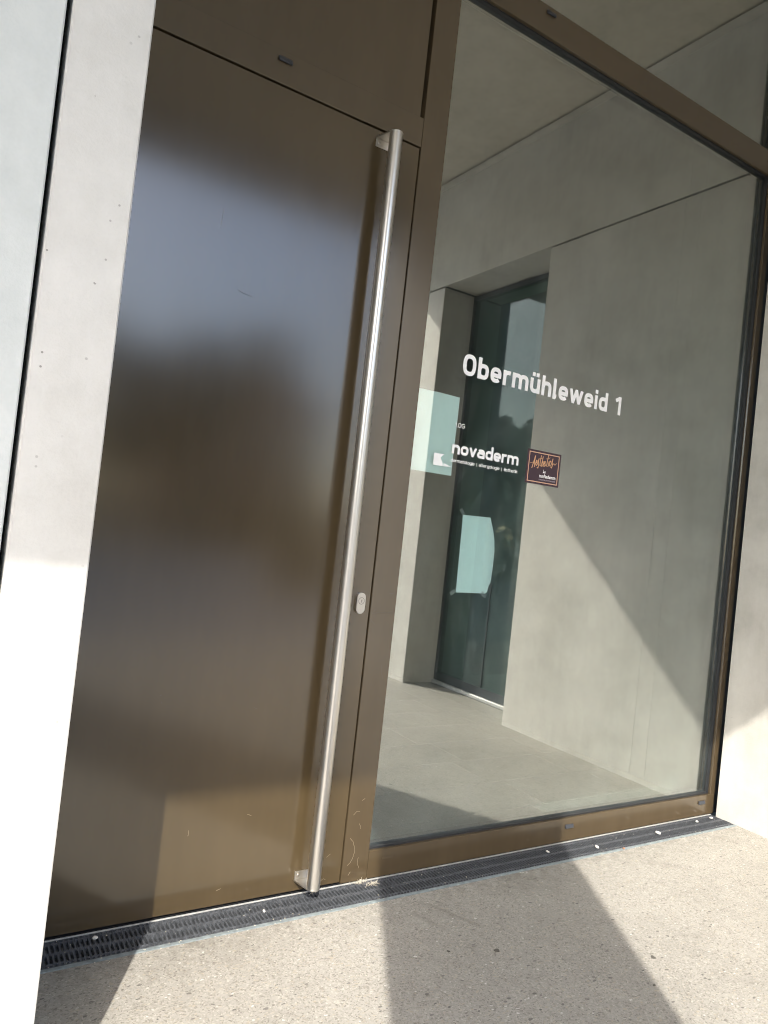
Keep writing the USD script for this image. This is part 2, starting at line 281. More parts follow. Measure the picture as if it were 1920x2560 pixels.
# ------------------------------------------------------------------ setting: ground, floor
part('ground', box(-150, 150, -150, 60, -0.4, -0.12), M['asphalt'], kind='structure', label='pale grey paved ground in front of the entrance', category='ground')
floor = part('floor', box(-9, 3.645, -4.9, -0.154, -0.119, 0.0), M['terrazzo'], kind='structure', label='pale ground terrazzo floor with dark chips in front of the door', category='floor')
def spot(x, y, rx, ry, a):
    c = trimesh.creation.icosphere(subdivisions=2); c.vertices *= (rx, ry, 0.0012)
    c.vertices[:, :2] *= (1 + 0.12 * np.sin(3 * np.arctan2(c.vertices[:, 1], c.vertices[:, 0]) + a))[:, None]
    c.apply_transform(trimesh.transformations.rotation_matrix(a, [0, 0, 1])); c.apply_translation((x, y, 0)); return c
for s in ((1.692, -0.543, .0105, .009, .3), (2.17, -0.772, .010, .008, 1.1), (2.04, -0.875, .007, .004, .4), (1.539, -0.488, .006, .005, 2.0)):
    part('stain', spot(*s), M['stain'], floor, smooth=True)

# ------------------------------------------------------------------ interior behind the glass
inf = part('interior_floor', box(0.3, 3.74, 0.072, 4.6, -0.115, -0.003), M['grout'], kind='structure', label='grey tiled floor inside behind the glass', category='floor')
rng = random.Random(4)
ys = [0.072, .385] + [.385 + .333 * k for k in range(1, 13)]
for k in range(len(ys) - 1):
    x0 = 2.085 - .647 * 3 + (.323 - .23 if k % 2 else 0)
    e = []
    while x0 < 3.74:
        a, b = max(x0, 0.3), min(x0 + .647, 3.74)
        if b - a > .02: e.append((a, b))
        x0 += .647
    for a, b in e:
        part('tile', box(a + .0015, b - .0015, ys[k] + .0015, ys[k + 1] - .0015, -0.0031, rng.uniform(-.0002, .0002), .0008), M['tile'], inf)
iw = thing('interior_wall', 'plain grey plastered wall inside, right of the glass', 'wall', loc=(3.74, .075, 0))
part('wall_panel', box(3.74, 4.0, .075, 4.6, -.1, 4.47), M['plaster'], iw)
iw = thing('interior_wall', 'plain grey plastered wall at the back behind the glass', 'wall', loc=(.3, 4.6, 0))
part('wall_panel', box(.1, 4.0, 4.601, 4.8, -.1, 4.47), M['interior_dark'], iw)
iw = thing('interior_wall', 'plain grey plastered wall inside behind the door', 'wall', loc=(.1, .075, 0))
part('wall_panel', box(.1, .3, .075, 4.6, -.1, 4.47), M['plaster'], iw)

# ------------------------------------------------------------------ concrete: right wall with niche, soffit, jamb, column
X0 = 3.645; NY0, NY1, NZ = -1.587, -2.87, 3.472
w = thing('concrete_wall', 'smooth concrete side wall right of the glass, half sunlit, with a door niche', 'wall', loc=(X0, -.03, 0))
part('lower_panel', box(X0, 4.3, NY0, -.03, -.1, NZ, .003), M['concrete_wall'], w)
part('lower_panel', box(X0, 4.3, -4.35, NY1, -.1, NZ, .003), M['concrete_wall'], w)
part('lintel_panel', box(X0, 4.3, -4.35, -.03, NZ + .014, 4.458, .003), M['concrete_upper'], w)
part('joint', [box(X0 + .03, 4.28, NY0, -.04, NZ - .002, NZ + .016), box(X0 + .03, 4.28, -4.33, NY1, NZ - .002, NZ + .016), box(X0 + .025, 4.28, -4.33, -.04, 4.456, 4.472)], M['joint'], w)
#part('base_joint', [box(X0 - .004, X0 + .001, NY0, -.15, 0.0, 0.006), box(X0 - .004, X0 + .001, -4.3, NY1, 0.0, 0.006)], M['joint'], w)
def ridge(yc, z0, z1, seed):
    zs = np.linspace(z0, z1, 40); r = np.random.default_rng(seed)
    wob = np.cumsum(r.normal(0, .0006, 40)); hgt = .0017 + .0009 * r.random(40)
    v = np.concatenate([np.column_stack([np.full(40, X0 + .0003), yc + wob - .0055, zs]), np.column_stack([X0 - hgt, yc + wob, zs]), np.column_stack([np.full(40, X0 + .0003), yc + wob + .0055, zs])])
    f = []
    for i in range(39):
        for a in (0, 40): f += [(a + i, a + i + 1, a + 41 + i), (a + i, a + 41 + i, a + 40 + i)]
    return trimesh.Trimesh(v, np.array(f)[:, ::-1], process=False)
part('formwork_seam', ridge(-.47, .03, NZ - .01, 1), M['concrete_wall'], w, smooth=True)
part('formwork_seam', ridge(-.365, .03, NZ - .01, 2), M['concrete_wall'], w, smooth=True)
part('formwork_seam', ridge(-.45, NZ + .02, 4.46, 3), M['concrete_upper'], w, smooth=True)
part('formwork_seam', ridge(-.345, NZ + .02, 4.46, 4), M['concrete_upper'], w, smooth=True)
tie = trimesh.creation.cylinder(radius=.011, height=.004, sections=20); tie.apply_transform(trimesh.transformations.rotation_matrix(math.pi / 2, [0, 1, 0])); tie.apply_translation((X0 - .001, -.345, 1.289))
part('tie_plug', tie, M['concrete_upper'], w)

nd = thing('niche_door', 'dark glass door set back in the concrete wall niche, seen reflected', 'door', loc=(3.985, NY0, 0))
part('frame', [box(3.975, 4.03, NY1, NY1 + .03, .03, NZ), box(3.975, 4.03, NY0 - .05, NY0, .03, NZ), box(3.975, 4.03, NY1 + .03, NY0 - .05, NZ - .04, NZ), box(3.976, 4.03, NY1 + .03, NY0 - .05, .03, .10)], M['gasket'], nd)
part('mullion', box(3.979, 4.02, -2.25, -2.238, .10, .95), M['gasket'], nd)
part('pane', box(3.985, 3.993, NY1 + .03, NY0 - .05, .10, NZ - .04), M['door_glass'], nd)
part('threshold', box(3.95, 4.03, NY1, NY0, 0, .03, .004), M['alu'], nd)
part('niche_floor', box(X0 + .002, 3.95, NY1, NY0, -.1, -.001), M['terrazzo'], nd)
lb = thing('lobby_wall', 'dark lobby behind the glass door of the wall niche', 'wall', loc=(5.2, NY0, 0))
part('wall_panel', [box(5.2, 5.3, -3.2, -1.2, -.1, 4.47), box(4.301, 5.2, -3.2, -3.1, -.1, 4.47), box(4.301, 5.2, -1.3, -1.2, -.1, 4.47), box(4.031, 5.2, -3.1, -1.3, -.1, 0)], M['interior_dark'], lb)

cn = thing('concrete_canopy', 'concrete soffit above the entrance with a downstand edge', 'canopy', loc=(0, -4.0, 4.12))
part('soffit', box(-9, 6.5, -3.7195, 4.8, 4.471, 5.1), M['concrete_ceiling'], cn)
part('edge_beam', box(-9, 6.5, -4.0, -3.72, 4.135, 5.3, .004), M['concrete_upper'], cn)

jb = thing('concrete_jamb', 'narrow sunlit concrete wall end left of the door, right of the dark joint', 'wall', loc=(.2, -.827, 0))
part('wall_panel', box(.131, .272, -.827, .07, 0, 4.47, .003), M['concrete_jamb'], jb)
part('joint', box(.119, .133, -.74, .07, 0, 4.47), M['joint'], jb)
pl = thing('facade_panel', 'pale bluish wall panel at the left edge, left of the dark joint', 'wall', loc=(-.5, -.827, 0))
part('wall_panel', box(-9, .121, -.832, .07, 0, 4.47, .003), M['concrete_panel'], pl)
co = thing('concrete_column', 'square concrete column that shades the floor, behind the viewer', 'column', loc=(.139, -3.4, 0))
part('shaft', box(-.176, .454, -3.715, -3.085, 0, 4.46, .012), M['concrete_wall'], co)
part('base_joint', box(-.17, .448, -3.709, -3.091, .0, .008), M['joint'], co)

# ------------------------------------------------------------------ glazed screen
G0 = 0.030                                            # front face of the outer pane
sc = thing('glazed_screen', 'bronze metal framed glass screen with transom, right of the door', 'window', loc=(1.47, 0, 0))
part('post', box(1.416, 1.525, 0, .07, .003, 4.47, .0012), M['bronze'], sc)
part('transom_bar', box(1.5255, 3.672, .0005, .07, 3.41, 3.535, .0012), M['bronze'], sc)
part('bottom_rail', box(1.5265, 3.672, .0005, .07, .003, .105, .0012), M['bronze'], sc)
part('side_stile', box(3.630, 3.672, .001, .07, .1055, 3.4095, .001), M['bronze'], sc)
part('side_stile', box(3.630, 3.672, .001, .07, 3.5355, 4.43, .001), M['bronze'], sc)
part('top_rail', box(1.5255, 3.672, .0005, .07, 4.43, 4.47, .001), M['bronze'], sc)
part('seal_strip', box(3.6725, 3.80, .003, .05, .003, 4.47), M['black'], sc)
def ring(x0, x1, z0, z1, t, y0, y1):
    return [box(x0, x1, y0, y1, z0, z0 + t), box(x0, x1, y0, y1, z1 - t, z1), box(x0, x0 + t, y0, y1, z0 + t, z1 - t), box(x1 - t, x1, y0, y1, z0 + t, z1 - t)]
for z0, z1 in ((.105, 3.41), (3.535, 4.43)):
    part('gasket', ring(1.525, 3.630, z0, z1, .007, .014, G0 - .0003), M['black'], sc)
    part('spacer', ring(1.525, 3.630, z0, z1, .016, G0 + .0065, G0 + .0255), M['gasket'], sc)
    part('glass_pane', box(1.525, 3.630, G0, G0 + .006, z0, z1), M['glass'], sc)
    part('glass_pane', box(1.525, 3.630, G0 + .026, G0 + .032, z0, z1), M['glass'], sc)
def cap(x, z):
    b = box(x - .025, x + .025, -.009, .001, z - .008, z + .008, .002)
    b.vertices[:, 1] *= np.where(b.vertices[:, 2] > z + .004, .55, 1); return b
for x, zc in ((2.582, .070), (3.557, .071), (1.978, 3.507), (3.62, 3.485), (1.609, .071)):
    c = cap(x, zc)
    if x == 1.609: c.vertices[:, 1] *= .2; c.vertices[:, 2] = zc + (c.vertices[:, 2] - zc) * .6; part('drain_cap', c, M['bronze'], sc, label='flat bronze drain cap near the post'); continue
    part('drain_cap', c, M['cap'], sc)

# ------------------------------------------------------------------ door
dr = thing('entrance_door', 'tall bronze metal door with a full height steel pull handle', 'door', loc=(.3, 0, 0))
part('leaf', box(.300, 1.4095, 0, .06, .010, 2.7225, .0015), M['bronze_leaf'], dr)
hx, hy, hr, hz0, hz1 = 1.262, -.072, .0235, .047, 2.694
def tube_side(cx, cy, r, z0, z1, ns=72, nz=90):
    t_ = np.linspace(0, 2 * PI_, ns + 1)[:-1]; zz = np.linspace(z0, z1, nz)
    v = np.array([(cx + r * math.cos(a), cy + r * math.sin(a), q) for q in zz for a in t_]); f = []
    for i in range(nz - 1):
        for k in range(ns):
            a, b = i * ns + k, i * ns + (k + 1) % ns; f += [(a, b, b + ns), (a, b + ns, a + ns)]
    return trimesh.Trimesh(v, f, process=False)
PI_ = math.pi
ph = part('pull_handle', tube_side(hx, hy, hr, hz0 + .0008, hz1 - .0008), M['steel'], dr, smooth=True)
def disc(z0, z1):
    c = trimesh.creation.cylinder(radius=hr - .0004, height=z1 - z0, sections=72); c.apply_translation((hx, hy, (z0 + z1) / 2)); return c
part('end_cap', disc(hz0, hz0 + .004), M['steel'], ph); part('end_cap', disc(hz1 - .004, hz1), M['steel'], ph)
shape = unary_union([Point(0, hy).buffer(hr + .0006, 24), Polygon([(-.040, -.0005), (.040, -.0005), (.040, -.006), (-.040, -.006)])]).convex_hull
for zb, sgn in ((hz0 - .0008, 1), (hz1 - .0042, -1)):
    pr = extrude(shape, .005); pr.apply_translation((hx, 0, zb))
    zp = (zb + .005, zb + .034) if sgn > 0 else (zb - .029, zb)
    pts = box(hx - .040, hx + .040, -.0055, -.0005, zp[0], zp[1], .0012)
    br = part('bracket', [pr, pts], M['satin_steel'], ph)
for zc in (hz0 + .0195, hz1 - .0185):
    for dx in (-.026, .026):
        s = trimesh.creation.cylinder(radius=.0048, height=.003, sections=14); s.apply_transform(trimesh.transformations.rotation_matrix(math.pi / 2, [1, 0, 0])); s.apply_translation((hx + dx, -.0062, zc))
        part('screw', s, M['steel'], ph)
def capsule(w_, h_): return LineString([(0, -(h_ - w_) / 2), (0, (h_ - w_) / 2)]).buffer(w_ / 2, 16)
lx, lz = 1.366, 1.026
esc = [on_facade(extrude(capsule(.036, .076), .011), lx, 0, lz), on_facade(extrude(capsule(.033, .073), .0012), lx, -.011, lz)]
lk = part('lock_plate', esc, M['satin_steel'], dr)
part('lock_ring', on_facade(extrude(Point(0, 0).buffer(.0125, 20).difference(Point(0, 0).buffer(.0113, 20)), .0004), lx, -.0122, lz + .009), M['black'], lk)
part('keyhole', on_facade(extrude(unary_union([sbox(-.0008, -.006, .0008, .004), sbox(-.0014, .001, .0014, .004)]), .0005), lx + .001, -.0122, lz + .009), M['black'], lk)

fr = thing('door_frame', 'bronze header and infill panel above the entrance door', 'door frame', loc=(.8, 0, 2.73))
part('header', box(.272, 1.4148, .0004, .07, 2.7305, 2.839, .0012), M['bronze'], fr)
part('infill_panel', box(.272, 1.402, .007, .06, 2.8395, 4.47, .0012), M['bronze'], fr)
part('shadow_gap', [box(1.402, 1.416, .035, .07, 2.84, 4.47), box(1.4095, 1.416, .03, .07, .003, 2.7305), box(.28, 1.4095, .035, .07, 2.7225, 2.7304)], M['black'], fr)
part('hinge_stile', box(.272, .297, .001, .07, .003, 2.7303), M['bronze'], fr)
part('drain_cap', cap(.852, 2.809), M['cap'], fr)
part('sill', box(.272, 3.672, .004, .07, -.05, .0005), M['black'], fr)

def scratch(parent, pts, wd, m, yf=-.0001):
    part('scratch', on_facade(extrude(LineString(pts).buffer(wd / 2, 2), .00025), 0, yf, 0), M[m], parent)
M['dark_scratch'] = simple('dark_scratch', (.03, .024, .018), 0.6)
scratch(sc, [(1.436, .166), (1.450, .152), (1.458, .132), (1.461, .112), (1.456, .090), (1.447, .075), (1.436, .066)], .0008, 'scratch')
scratch(sc, [(1.440, .250), (1.452, .262), (1.466, .259)], .0007, 'scratch'); scratch(sc, [(1.47, .30), (1.482, .306)], .0007, 'scratch')
scratch(sc, [(1.486, .05), (1.478, .075), (1.480, .09)], .0007, 'scratch'); scratch(sc, [(1.444, .03), (1.452, .041)], .0009, 'scratch')
scratch(sc, [(1.424, .990), (1.46, .993), (1.511, .998)], .0009, 'dark_scratch'); scratch(sc, [(1.424, .990), (1.440, 1.006)], .001, 'dark_scratch')
scratch(sc, [(1.418, .972), (1.428, .960), (1.440, .950)], .001, 'dark_scratch'); scratch(sc, [(1.492, 1.066), (1.500, 1.064), (1.507, 1.068)], .0018, 'dark_scratch')
scratch(sc, [(1.488, .80), (1.492, .772), (1.503, .748)], .0009, 'dark_scratch'); scratch(sc, [(1.470, .215), (1.478, .195)], .0007, 'scratch')
for pts in ([(.823, .254), (.824, .262), (.822, .272)], [(1.02, .300), (1.035, .296)], [(.70, 2.20), (.704, 2.26)], [(1.30, .33), (1.312, .345)], [(.94, .06), (.955, .064)], [(1.345, .11), (1.360, .12)], [(1.33, .028), (1.342, .034), (1.35, .03)]):
    scratch(dr, pts, .0007, 'scratch')
for pts in ([(.681, .708), (.686, .711)], [(.689, .690), (.690, .684)], [(.78, 2.02), (.80, 2.013), (.83, 2.011)], [(1.00, .66), (1.012, .655)]):
    scratch(dr, pts, .0011, 'dark_scratch')

# ------------------------------------------------------------------ drain channel
dc = thing('drain_channel', 'long black slotted drain grate with metal edges along the door', 'drain', loc=(1.95, -.08, 0))
part('edge_strip', box(.272, 3.645, -.0050, .0005, -.1, .0016, .0006), M['alu'], dc)
part('edge_strip', box(.272, 3.645, -.1535, -.1385, -.1, .0018, .0006), M['galv'], dc)
part('channel_base', box(.272, 3.645, -.139, -.0055, -.118, -.085), M['channel'], dc)
def grate(x0, x1):
    yb, yf = -.0065, -.138
    body = sbox(x0 + .0002, yf, x1 - .0002, yb)
    holes = []
    p = .0136
    n = round((x1 - x0) / p); p = (x1 - x0) / n
    off = (x1 - x0 - n * p) / 2 + p / 2
    for i in range(n):
        x = x0 + off + i * p
        for yc, ln in ((-.046, .040), (-.098, .040)):
            sh = (.0022 if yc < -.07 else -.0022)
            pass
            holes.append(affinity.translate(Polygon([(-.0028, -ln / 2), (.0028, -ln / 2), (.0042, -ln / 2 + .006), (.0042, ln / 2 - .006), (.0028, ln / 2), (-.0028, ln / 2), (-.0042, ln / 2 - .006), (-.0042, -ln / 2 + .006)]), x + sh, yc))
        for yc in (-.0145, -.129):
            holes.append(affinity.translate(Polygon([(-.003, -.0035), (.003, -.0035), (.0042, 0), (.003, .0035), (-.003, .0035), (-.0042, 0)]), x, yc))
        if i < n - 1: holes.append(affinity.translate(Polygon([(-.0022, 0), (0, -.0025), (.0022, 0), (0, .0025)]), x, -.0722))
    m = extrude(body.difference(unary_union(holes)), .012); m.apply_translation((0, 0, -.0125))
    # raised rims round the slots
    rims = []
    for h in holes:
        if h.area > 5e-5:
            r = extrude(h.buffer(.0010, 1).difference(h), .0011); r.apply_translation((0, 0, -.0006)); rims.append(r)
    return [m] + rims
xs = np.linspace(.272, 3.645, 8)
for i in range(7): part('grate', grate(xs[i], xs[i + 1]), M['grate'], dc)

# ------------------------------------------------------------------ lettering (drawn as mono-line strokes)
def sup(x0, x1, y0, y1, t0, t1, n=2.7, k=26):
    t = np.linspace(t0, t1, k); c, s = np.cos(t), np.sin(t)
    return [((x0 + x1) / 2 + (x1 - x0) / 2 * math.copysign(abs(a) ** (2 / n), a), (y0 + y1) / 2 + (y1 - y0) / 2 * math.copysign(abs(b) ** (2 / n), b)) for a, b in zip(c, s)]
PI = math.pi
def glyph(ch, s, k, xh=.73):
    """strokes (centre lines), dots and width; capitals 1 high, stroke s, widths times k."""
    a = s / 2; N = .60 * k; P = []; D = []; w = N
    x0, x1 = a, N - a
    if ch in 'äü': D = [(N * .30, .92), (N * .70, .92)]; ch = {'ä': 'a', 'ü': 'u'}[ch]
    if ch == 'O': w = .70 * k; P = [sup(a, w - a, a, 1 - a, 0, 2 * PI)]
    elif ch == 'G': w = .70 * k; P = [sup(a, w - a, a, 1 - a, .18 * PI, 1.82 * PI), [(w - a, .14), (w - a, .48), (w * .55, .48)]]
    elif ch == 'K': w = .66 * k; P = [[(a, 0), (a, 1)], [(w - a, 1), (a, .42)], [(w * .42, .56), (w - a, 0)]]
    elif ch == 'o': P = [sup(x0, x1, a, xh - a, 0, 2 * PI)]
    elif ch == 'c': w = .52 * k; P = [sup(x0, w, a, xh - a, .28 * PI, 1.72 * PI)]
    elif ch == 'b': P = [[(x0, 0), (x0, 1)], sup(x0, x1, a, xh - a, 0, 2 * PI)]
    elif ch == 'd': P = [[(x1, 0), (x1, 1)], sup(x0, x1, a, xh - a, 0, 2 * PI)]
    elif ch == 'g': P = [[(x1, xh), (x1, -.08)] + sup(x0, x1, -.25 + a, .08, 0, -.75 * PI), sup(x0, x1, a, xh - a, 0, 2 * PI)]
    elif ch == 'e': P = [sup(x0, x1, a, xh - a, 0, 1.77 * PI), [(x0, xh * .47), (x1 + a * .9, xh * .47)]]
    elif ch == 'a': P = [[(x1, 0), (x1, xh * .6)] + sup(x0, x1, xh * .3, xh - a, 0, .80 * PI), sup(x0, x1, a, xh * .60, 0, 2 * PI)]
    elif ch == 'r': w = .42 * k; P = [[(x0, 0), (x0, xh)], [(x0, xh * .45)] + sup(x0, x0 + .62 * k * .6 + .1 * k, xh * .1, xh - a, PI, .42 * PI)]
    elif ch == 'n': P = [[(x0, 0), (x0, xh)], sup(x0, x1, xh * .1, xh - a, PI, 0) + [(x1, 0)]]
    elif ch == 'h': P = [[(x0, 0), (x0, 1)], sup(x0, x1, xh * .1, xh - a, PI, 0) + [(x1, 0)]]
    elif ch == 'm':
        w = .96 * k; c = w / 2
        P = [[(a, 0), (a, xh)], sup(a, c, xh * .2, xh - a, PI, 0) + [(c, 0)], sup(c, w - a, xh * .2, xh - a, PI, 0) + [(w - a, 0)]]
    elif ch == 'u': P = [[(x0, xh)] + sup(x0, x1, a, xh * .9, PI, 2 * PI), [(x1, 0), (x1, xh)]]
    elif ch == 'l': w = .25 * k; P = [[(a, 1), (a, .25)] + sup(a, a + .36 * k, a, .45, PI, 1.46 * PI)]
    elif ch == 'i': w = s; P = [[(a, 0), (a, xh)]]; D = [(a, .92)]
    elif ch == 't': w = .40 * k; P = [[(w * .36, .93), (w * .36, .25)] + sup(w * .36, w * .36 + .44 * k, a, .45, PI, 1.46 * PI), [(0, xh - a), (w, xh - a)]]
    elif ch == 'v': w = .58 * k; P = [[(a * .8, xh), (w / 2, a * .6), (w - a * .8, xh)]]
    elif ch == 'w': w = .88 * k; P = [[(a * .8, xh), (w * .28, a * .5), (w * .5, xh - a * .6), (w * .72, a * .5), (w - a * .8, xh)]]
    elif ch == 's': w = .50 * k; P = [[(w - a, xh * .80)] + sup(a, w - a, xh * .48, xh - a, .35 * PI, 1.15 * PI, 2.2) + sup(a, w - a, a, xh * .54, .45 * PI, -.80 * PI, 2.2)]
    elif ch == 'k': w = .56 * k; P = [[(a, 0), (a, 1)], [(w - a, xh), (a, .30)], [(w * .42, .44), (w - a * .5, 0)]]
    elif ch == 'z': w = .52 * k; P = [[(a, xh - a), (w - a, xh - a), (a, a), (w - a, a)]]
    elif ch == '1': w = .40 * k; P = [[(w - a, 0), (w - a, 1 - a * .2)], [(w - a, 1 - a * .9), (0.02, .74)]]
    elif ch == '|': w = s * .6; P = [[(w / 2, -.08), (w / 2, 1.0)]]
    elif ch == '.': w = s; D = [(a, a)]
    elif ch == ' ': w = .34 * k
    out = [LineString(p).buffer(a * (.75 if ch == '|' else 1), cap_style=2, join_style=2, mitre_limit=3) for p in P]
    out += [sbox(x - a * 1.0, y - a * 1.0, x + a * 1.0, y + a * 1.0) for x, y in D]
    g = unary_union(out) if out else None
    if g is not None and ch in 'vwKk1z': g = g.intersection(sbox(-1, 0, 5, xh if ch in 'vwz' else 1))
    return g, w
def layout(text, s, k, gap, xh=.73):
    x = 0; out = []
    for ch in text:
        g, w = glyph(ch, s, k, xh)
        if g is not None: out.append((ch, affinity.translate(g, x, 0)))
        x += w + gap
    return out, x - gap
LY = G0 - .0003
def sign_letters(parent, text, x0, x1, z0, cap_h, s, gap, xh=.73, m='vinyl', joined=False, name='letter', d=.0006, yf=LY):
    k = 1.0
    for _ in range(12):                                  # widths fitted to the measured length
        o, w = layout(text, s, k, gap, xh); k *= ((x1 - x0) / cap_h) / w if abs(w) > 0 else 1
    o, w = layout(text, s, k, gap, xh)
    ms = [on_facade(extrude(affinity.scale(g, cap_h, cap_h, origin=(0, 0)), d), x0, yf, z0) for ch, g in o]
    if joined: part(name, ms, M[m], parent)
    else:
        for q in ms: part(name, q, M[m], parent)
t = thing('address_lettering', 'large white letters reading Obermühleweid 1 on the glass', 'lettering', loc=(2.18, G0, 1.944))
sign_letters(t, 'Obermühleweid 1', 1.740, 2.676, 1.947, .0858, .195, .125)
t = thing('floor_lettering', 'tiny white letters 1.OG on the glass above the clinic name', 'lettering', loc=(1.73, G0, 1.727))
sign_letters(t, '1.OG', 1.731, 1.781, 1.735, .0180, .13, .14)
t = thing('clinic_lettering', 'white clinic name novaderm with tagline and square emblem on the glass', 'lettering', loc=(1.88, G0, 1.6))
sign_letters(t, 'novaderm', 1.730, 2.083, 1.629, .0550, .195, .075, .67)
for wd, a, b in (('dermatologie', 1.730, 1.850), ('|', 1.8595, 1.8625), ('allergologie', 1.873, 1.983), ('|', 1.994, 1.997), ('ästhetik', 2.008, 2.083)):
    if wd == '|': part('divider', on_facade(extrude(sbox(-.0008, -.003, .0008, .0125), .0006), (a + b) / 2, LY, 1.596), M['vinyl'], t)
    else: sign_letters(t, wd, a, b, 1.596, .0140, .135, .115, joined=True, name='tagline_word')
emb = Polygon([(0, 0), (0, .047), (.050, .047), (.040, .041), (.033, .033), (.036, .026), (.042, .018), (.046, .008), (.047, .0005)])
part('emblem', on_facade(extrude(emb, .0006), 1.646, LY, 1.572), M['vinyl'], t)
part('emblem_tail', on_facade(extrude(Polygon([(.050, .0005), (.050, .012), (.060, .0105), (.075, .006), (.089, .0035)]), .0006), 1.646, LY, 1.572), M['vinyl'], t)
# the plum card
t = thing('clinic_card', 'plum square card with rose gold border and orange script on the glass', 'sign', loc=(2.2, G0, 1.56))
cx0, cx1, cz0, cz1 = 2.130, 2.327, 1.565, 1.710; CW, CH = cx1 - cx0, cz1 - cz0
part('card', box(cx0, cx1, G0 - .0016, G0 - .0002, cz0, cz1), M['card'], t)
YC = G0 - .0016
bo = sbox(.0095, .0085, CW - .0095, CH - .0085); part('border', on_facade(extrude(bo.difference(bo.buffer(-.0036, join_style=2)), .0003), cx0, YC, cz0), M['gold'], t)
sc_w = lambda u, v: (u * CW, v * CH)
scr = {'A': [[(.16, .46), (.205, .66), (.235, .82), (.245, .82), (.225, .66), (.235, .50)], [(.10, .60), (.18, .625), (.25, .61)]],
       'e1': [[(.265, .60), (.30, .64), (.305, .69), (.285, .70), (.270, .64), (.272, .57), (.295, .545), (.325, .60)]],
       's1': [[(.325, .60), (.355, .75), (.350, .66), (.365, .57), (.350, .48), (.325, .49)]],
       't1': [[(.425, .86), (.405, .68), (.405, .57), (.425, .56)], [(.375, .755), (.46, .785)]],
       'h': [[(.485, .84), (.465, .66), (.452, .54)], [(.460, .63), (.495, .70), (.505, .66), (.497, .57), (.515, .56)]],
       'e2': [[(.525, .61), (.565, .66), (.565, .71), (.545, .71), (.530, .64), (.537, .575), (.565, .57), (.590, .62)]],
       't2': [[(.655, .91), (.630, .72), (.622, .60), (.640, .575)], [(.595, .795), (.685, .815)]],
       'i': [[(.690, .74), (.678, .64), (.690, .60)], [(.700, .83), (.704, .85)]],
       'c': [[(.745, .74), (.730, .755), (.712, .68), (.718, .61), (.745, .61)]],
       's2': [[(.760, .64), (.805, .83), (.795, .72), (.805, .64), (.785, .555), (.760, .575)]],
       'flourish': [[(.805, .64), (.85, .70), (.875, .66), (.905, .67), (.93, .72)]]}
ws = []
for kx, pp in scr.items():
    th = .0011 if kx in ('flourish',) else .0019
    ws += [LineString([sc_w(.10 + (u - .10) * .93, v) for u, v in p]).buffer(th if j == 0 or kx == 'h' else .0010, 6) for j, p in enumerate(pp)]
part('script', on_facade(extrude(unary_union(ws), .0003), cx0, YC, cz0), M['script'], t)
by = [[(.515, .455), (.50, .36), (.525, .40), (.53, .375), (.51, .365)], [(.54, .41), (.545, .375), (.56, .37)], [(.57, .42), (.555, .33), (.535, .28), (.585, .30)]]
part('script', on_facade(extrude(unary_union([LineString([sc_w(*q) for q in p]).buffer(.0010, 5) for p in by]), .0003), cx0, YC, cz0), M['vinyl'], t, label='small white script word')
sign_letters(t, 'novaderm', cx0 + .395 * CW, cx0 + .885 * CW, cz0 + .215 * CH, .0150, .21, .10, .72, joined=True, name='card_name', d=.0003, yf=YC)
sign_letters(t, 'medizinische Kosmetik', cx0 + .395 * CW, cx0 + .885 * CW, cz0 + .135 * CH, .0066, .12, .10, joined=True, name='card_line', m='grey_print', d=.0003, yf=YC)

# ------------------------------------------------------------------ papers taped behind the glass
def sheet(outline, y0, curl, n=14):
    poly = Polygon(outline); minx, minz, maxx, maxz = poly.bounds
    tri = trimesh.creation.triangulate_polygon(poly.segmentize(.02), engine='earcut') if False else None
    m = extrude(poly.segmentize(.012), .0003)
    m = m.subdivide_to_size(.02)
    m = on_facade(m, 0, y0, 0)
    u = (m.vertices[:, 0] - minx) / (maxx - minx); v_ = (m.vertices[:, 2] - minz) / (maxz - minz)
    m.vertices[:, 1] += curl(u, v_)
    return m
PY = G0 + .0085
t = thing('paper_sheet', 'blank pale sheet taped behind the glass beside the post, above the other', 'paper', loc=(1.65, PY, 1.541))
part('sheet', sheet([(1.532, 1.541), (1.746, 1.541), (1.748, 1.855), (1.640, 1.857), (1.560, 1.856), (1.532, 1.853)], PY + .0005, lambda u, v: .003 * (1 - u) ** 2 + .001 * np.sin(6 * v)), M['paper'], t)
t = thing('paper_sheet', 'blank pale sheet with curled torn right edge taped low behind the glass', 'paper', loc=(1.9, PY, 1.081))
part('sheet', sheet([(1.832, 1.081), (1.975, 1.083), (1.985, 1.081), (2.000, 1.090), (2.006, 1.115), (2.017, 1.128), (2.022, 1.191), (2.022, 1.26), (2.012, 1.31), (1.999, 1.343), (1.972, 1.397), (1.827, 1.394)], PY + .0005,
     lambda u, v: .030 * np.clip((u - .62) / .38, 0, 1) ** 2 * .4 + -.002 * np.exp(-((u - .72 + .1 * v) / .05) ** 2) * np.sin(5 * v)), M['paper'], t, smooth=True)
def tape(x, z, a):
    b = box(-.016, .016, -.0002, .0002, -.008, .008); b.apply_transform(trimesh.transformations.rotation_matrix(a, [0, 1, 0])); b.apply_translation((x, PY + .0002, z)); return b
part('tape', tape(1.823, 1.404, .9), M['tape'], t); part('tape', tape(1.818, 1.082, -.6), M['tape'], t); part('tape', tape(1.978, 1.078, .5), M['tape'], t)

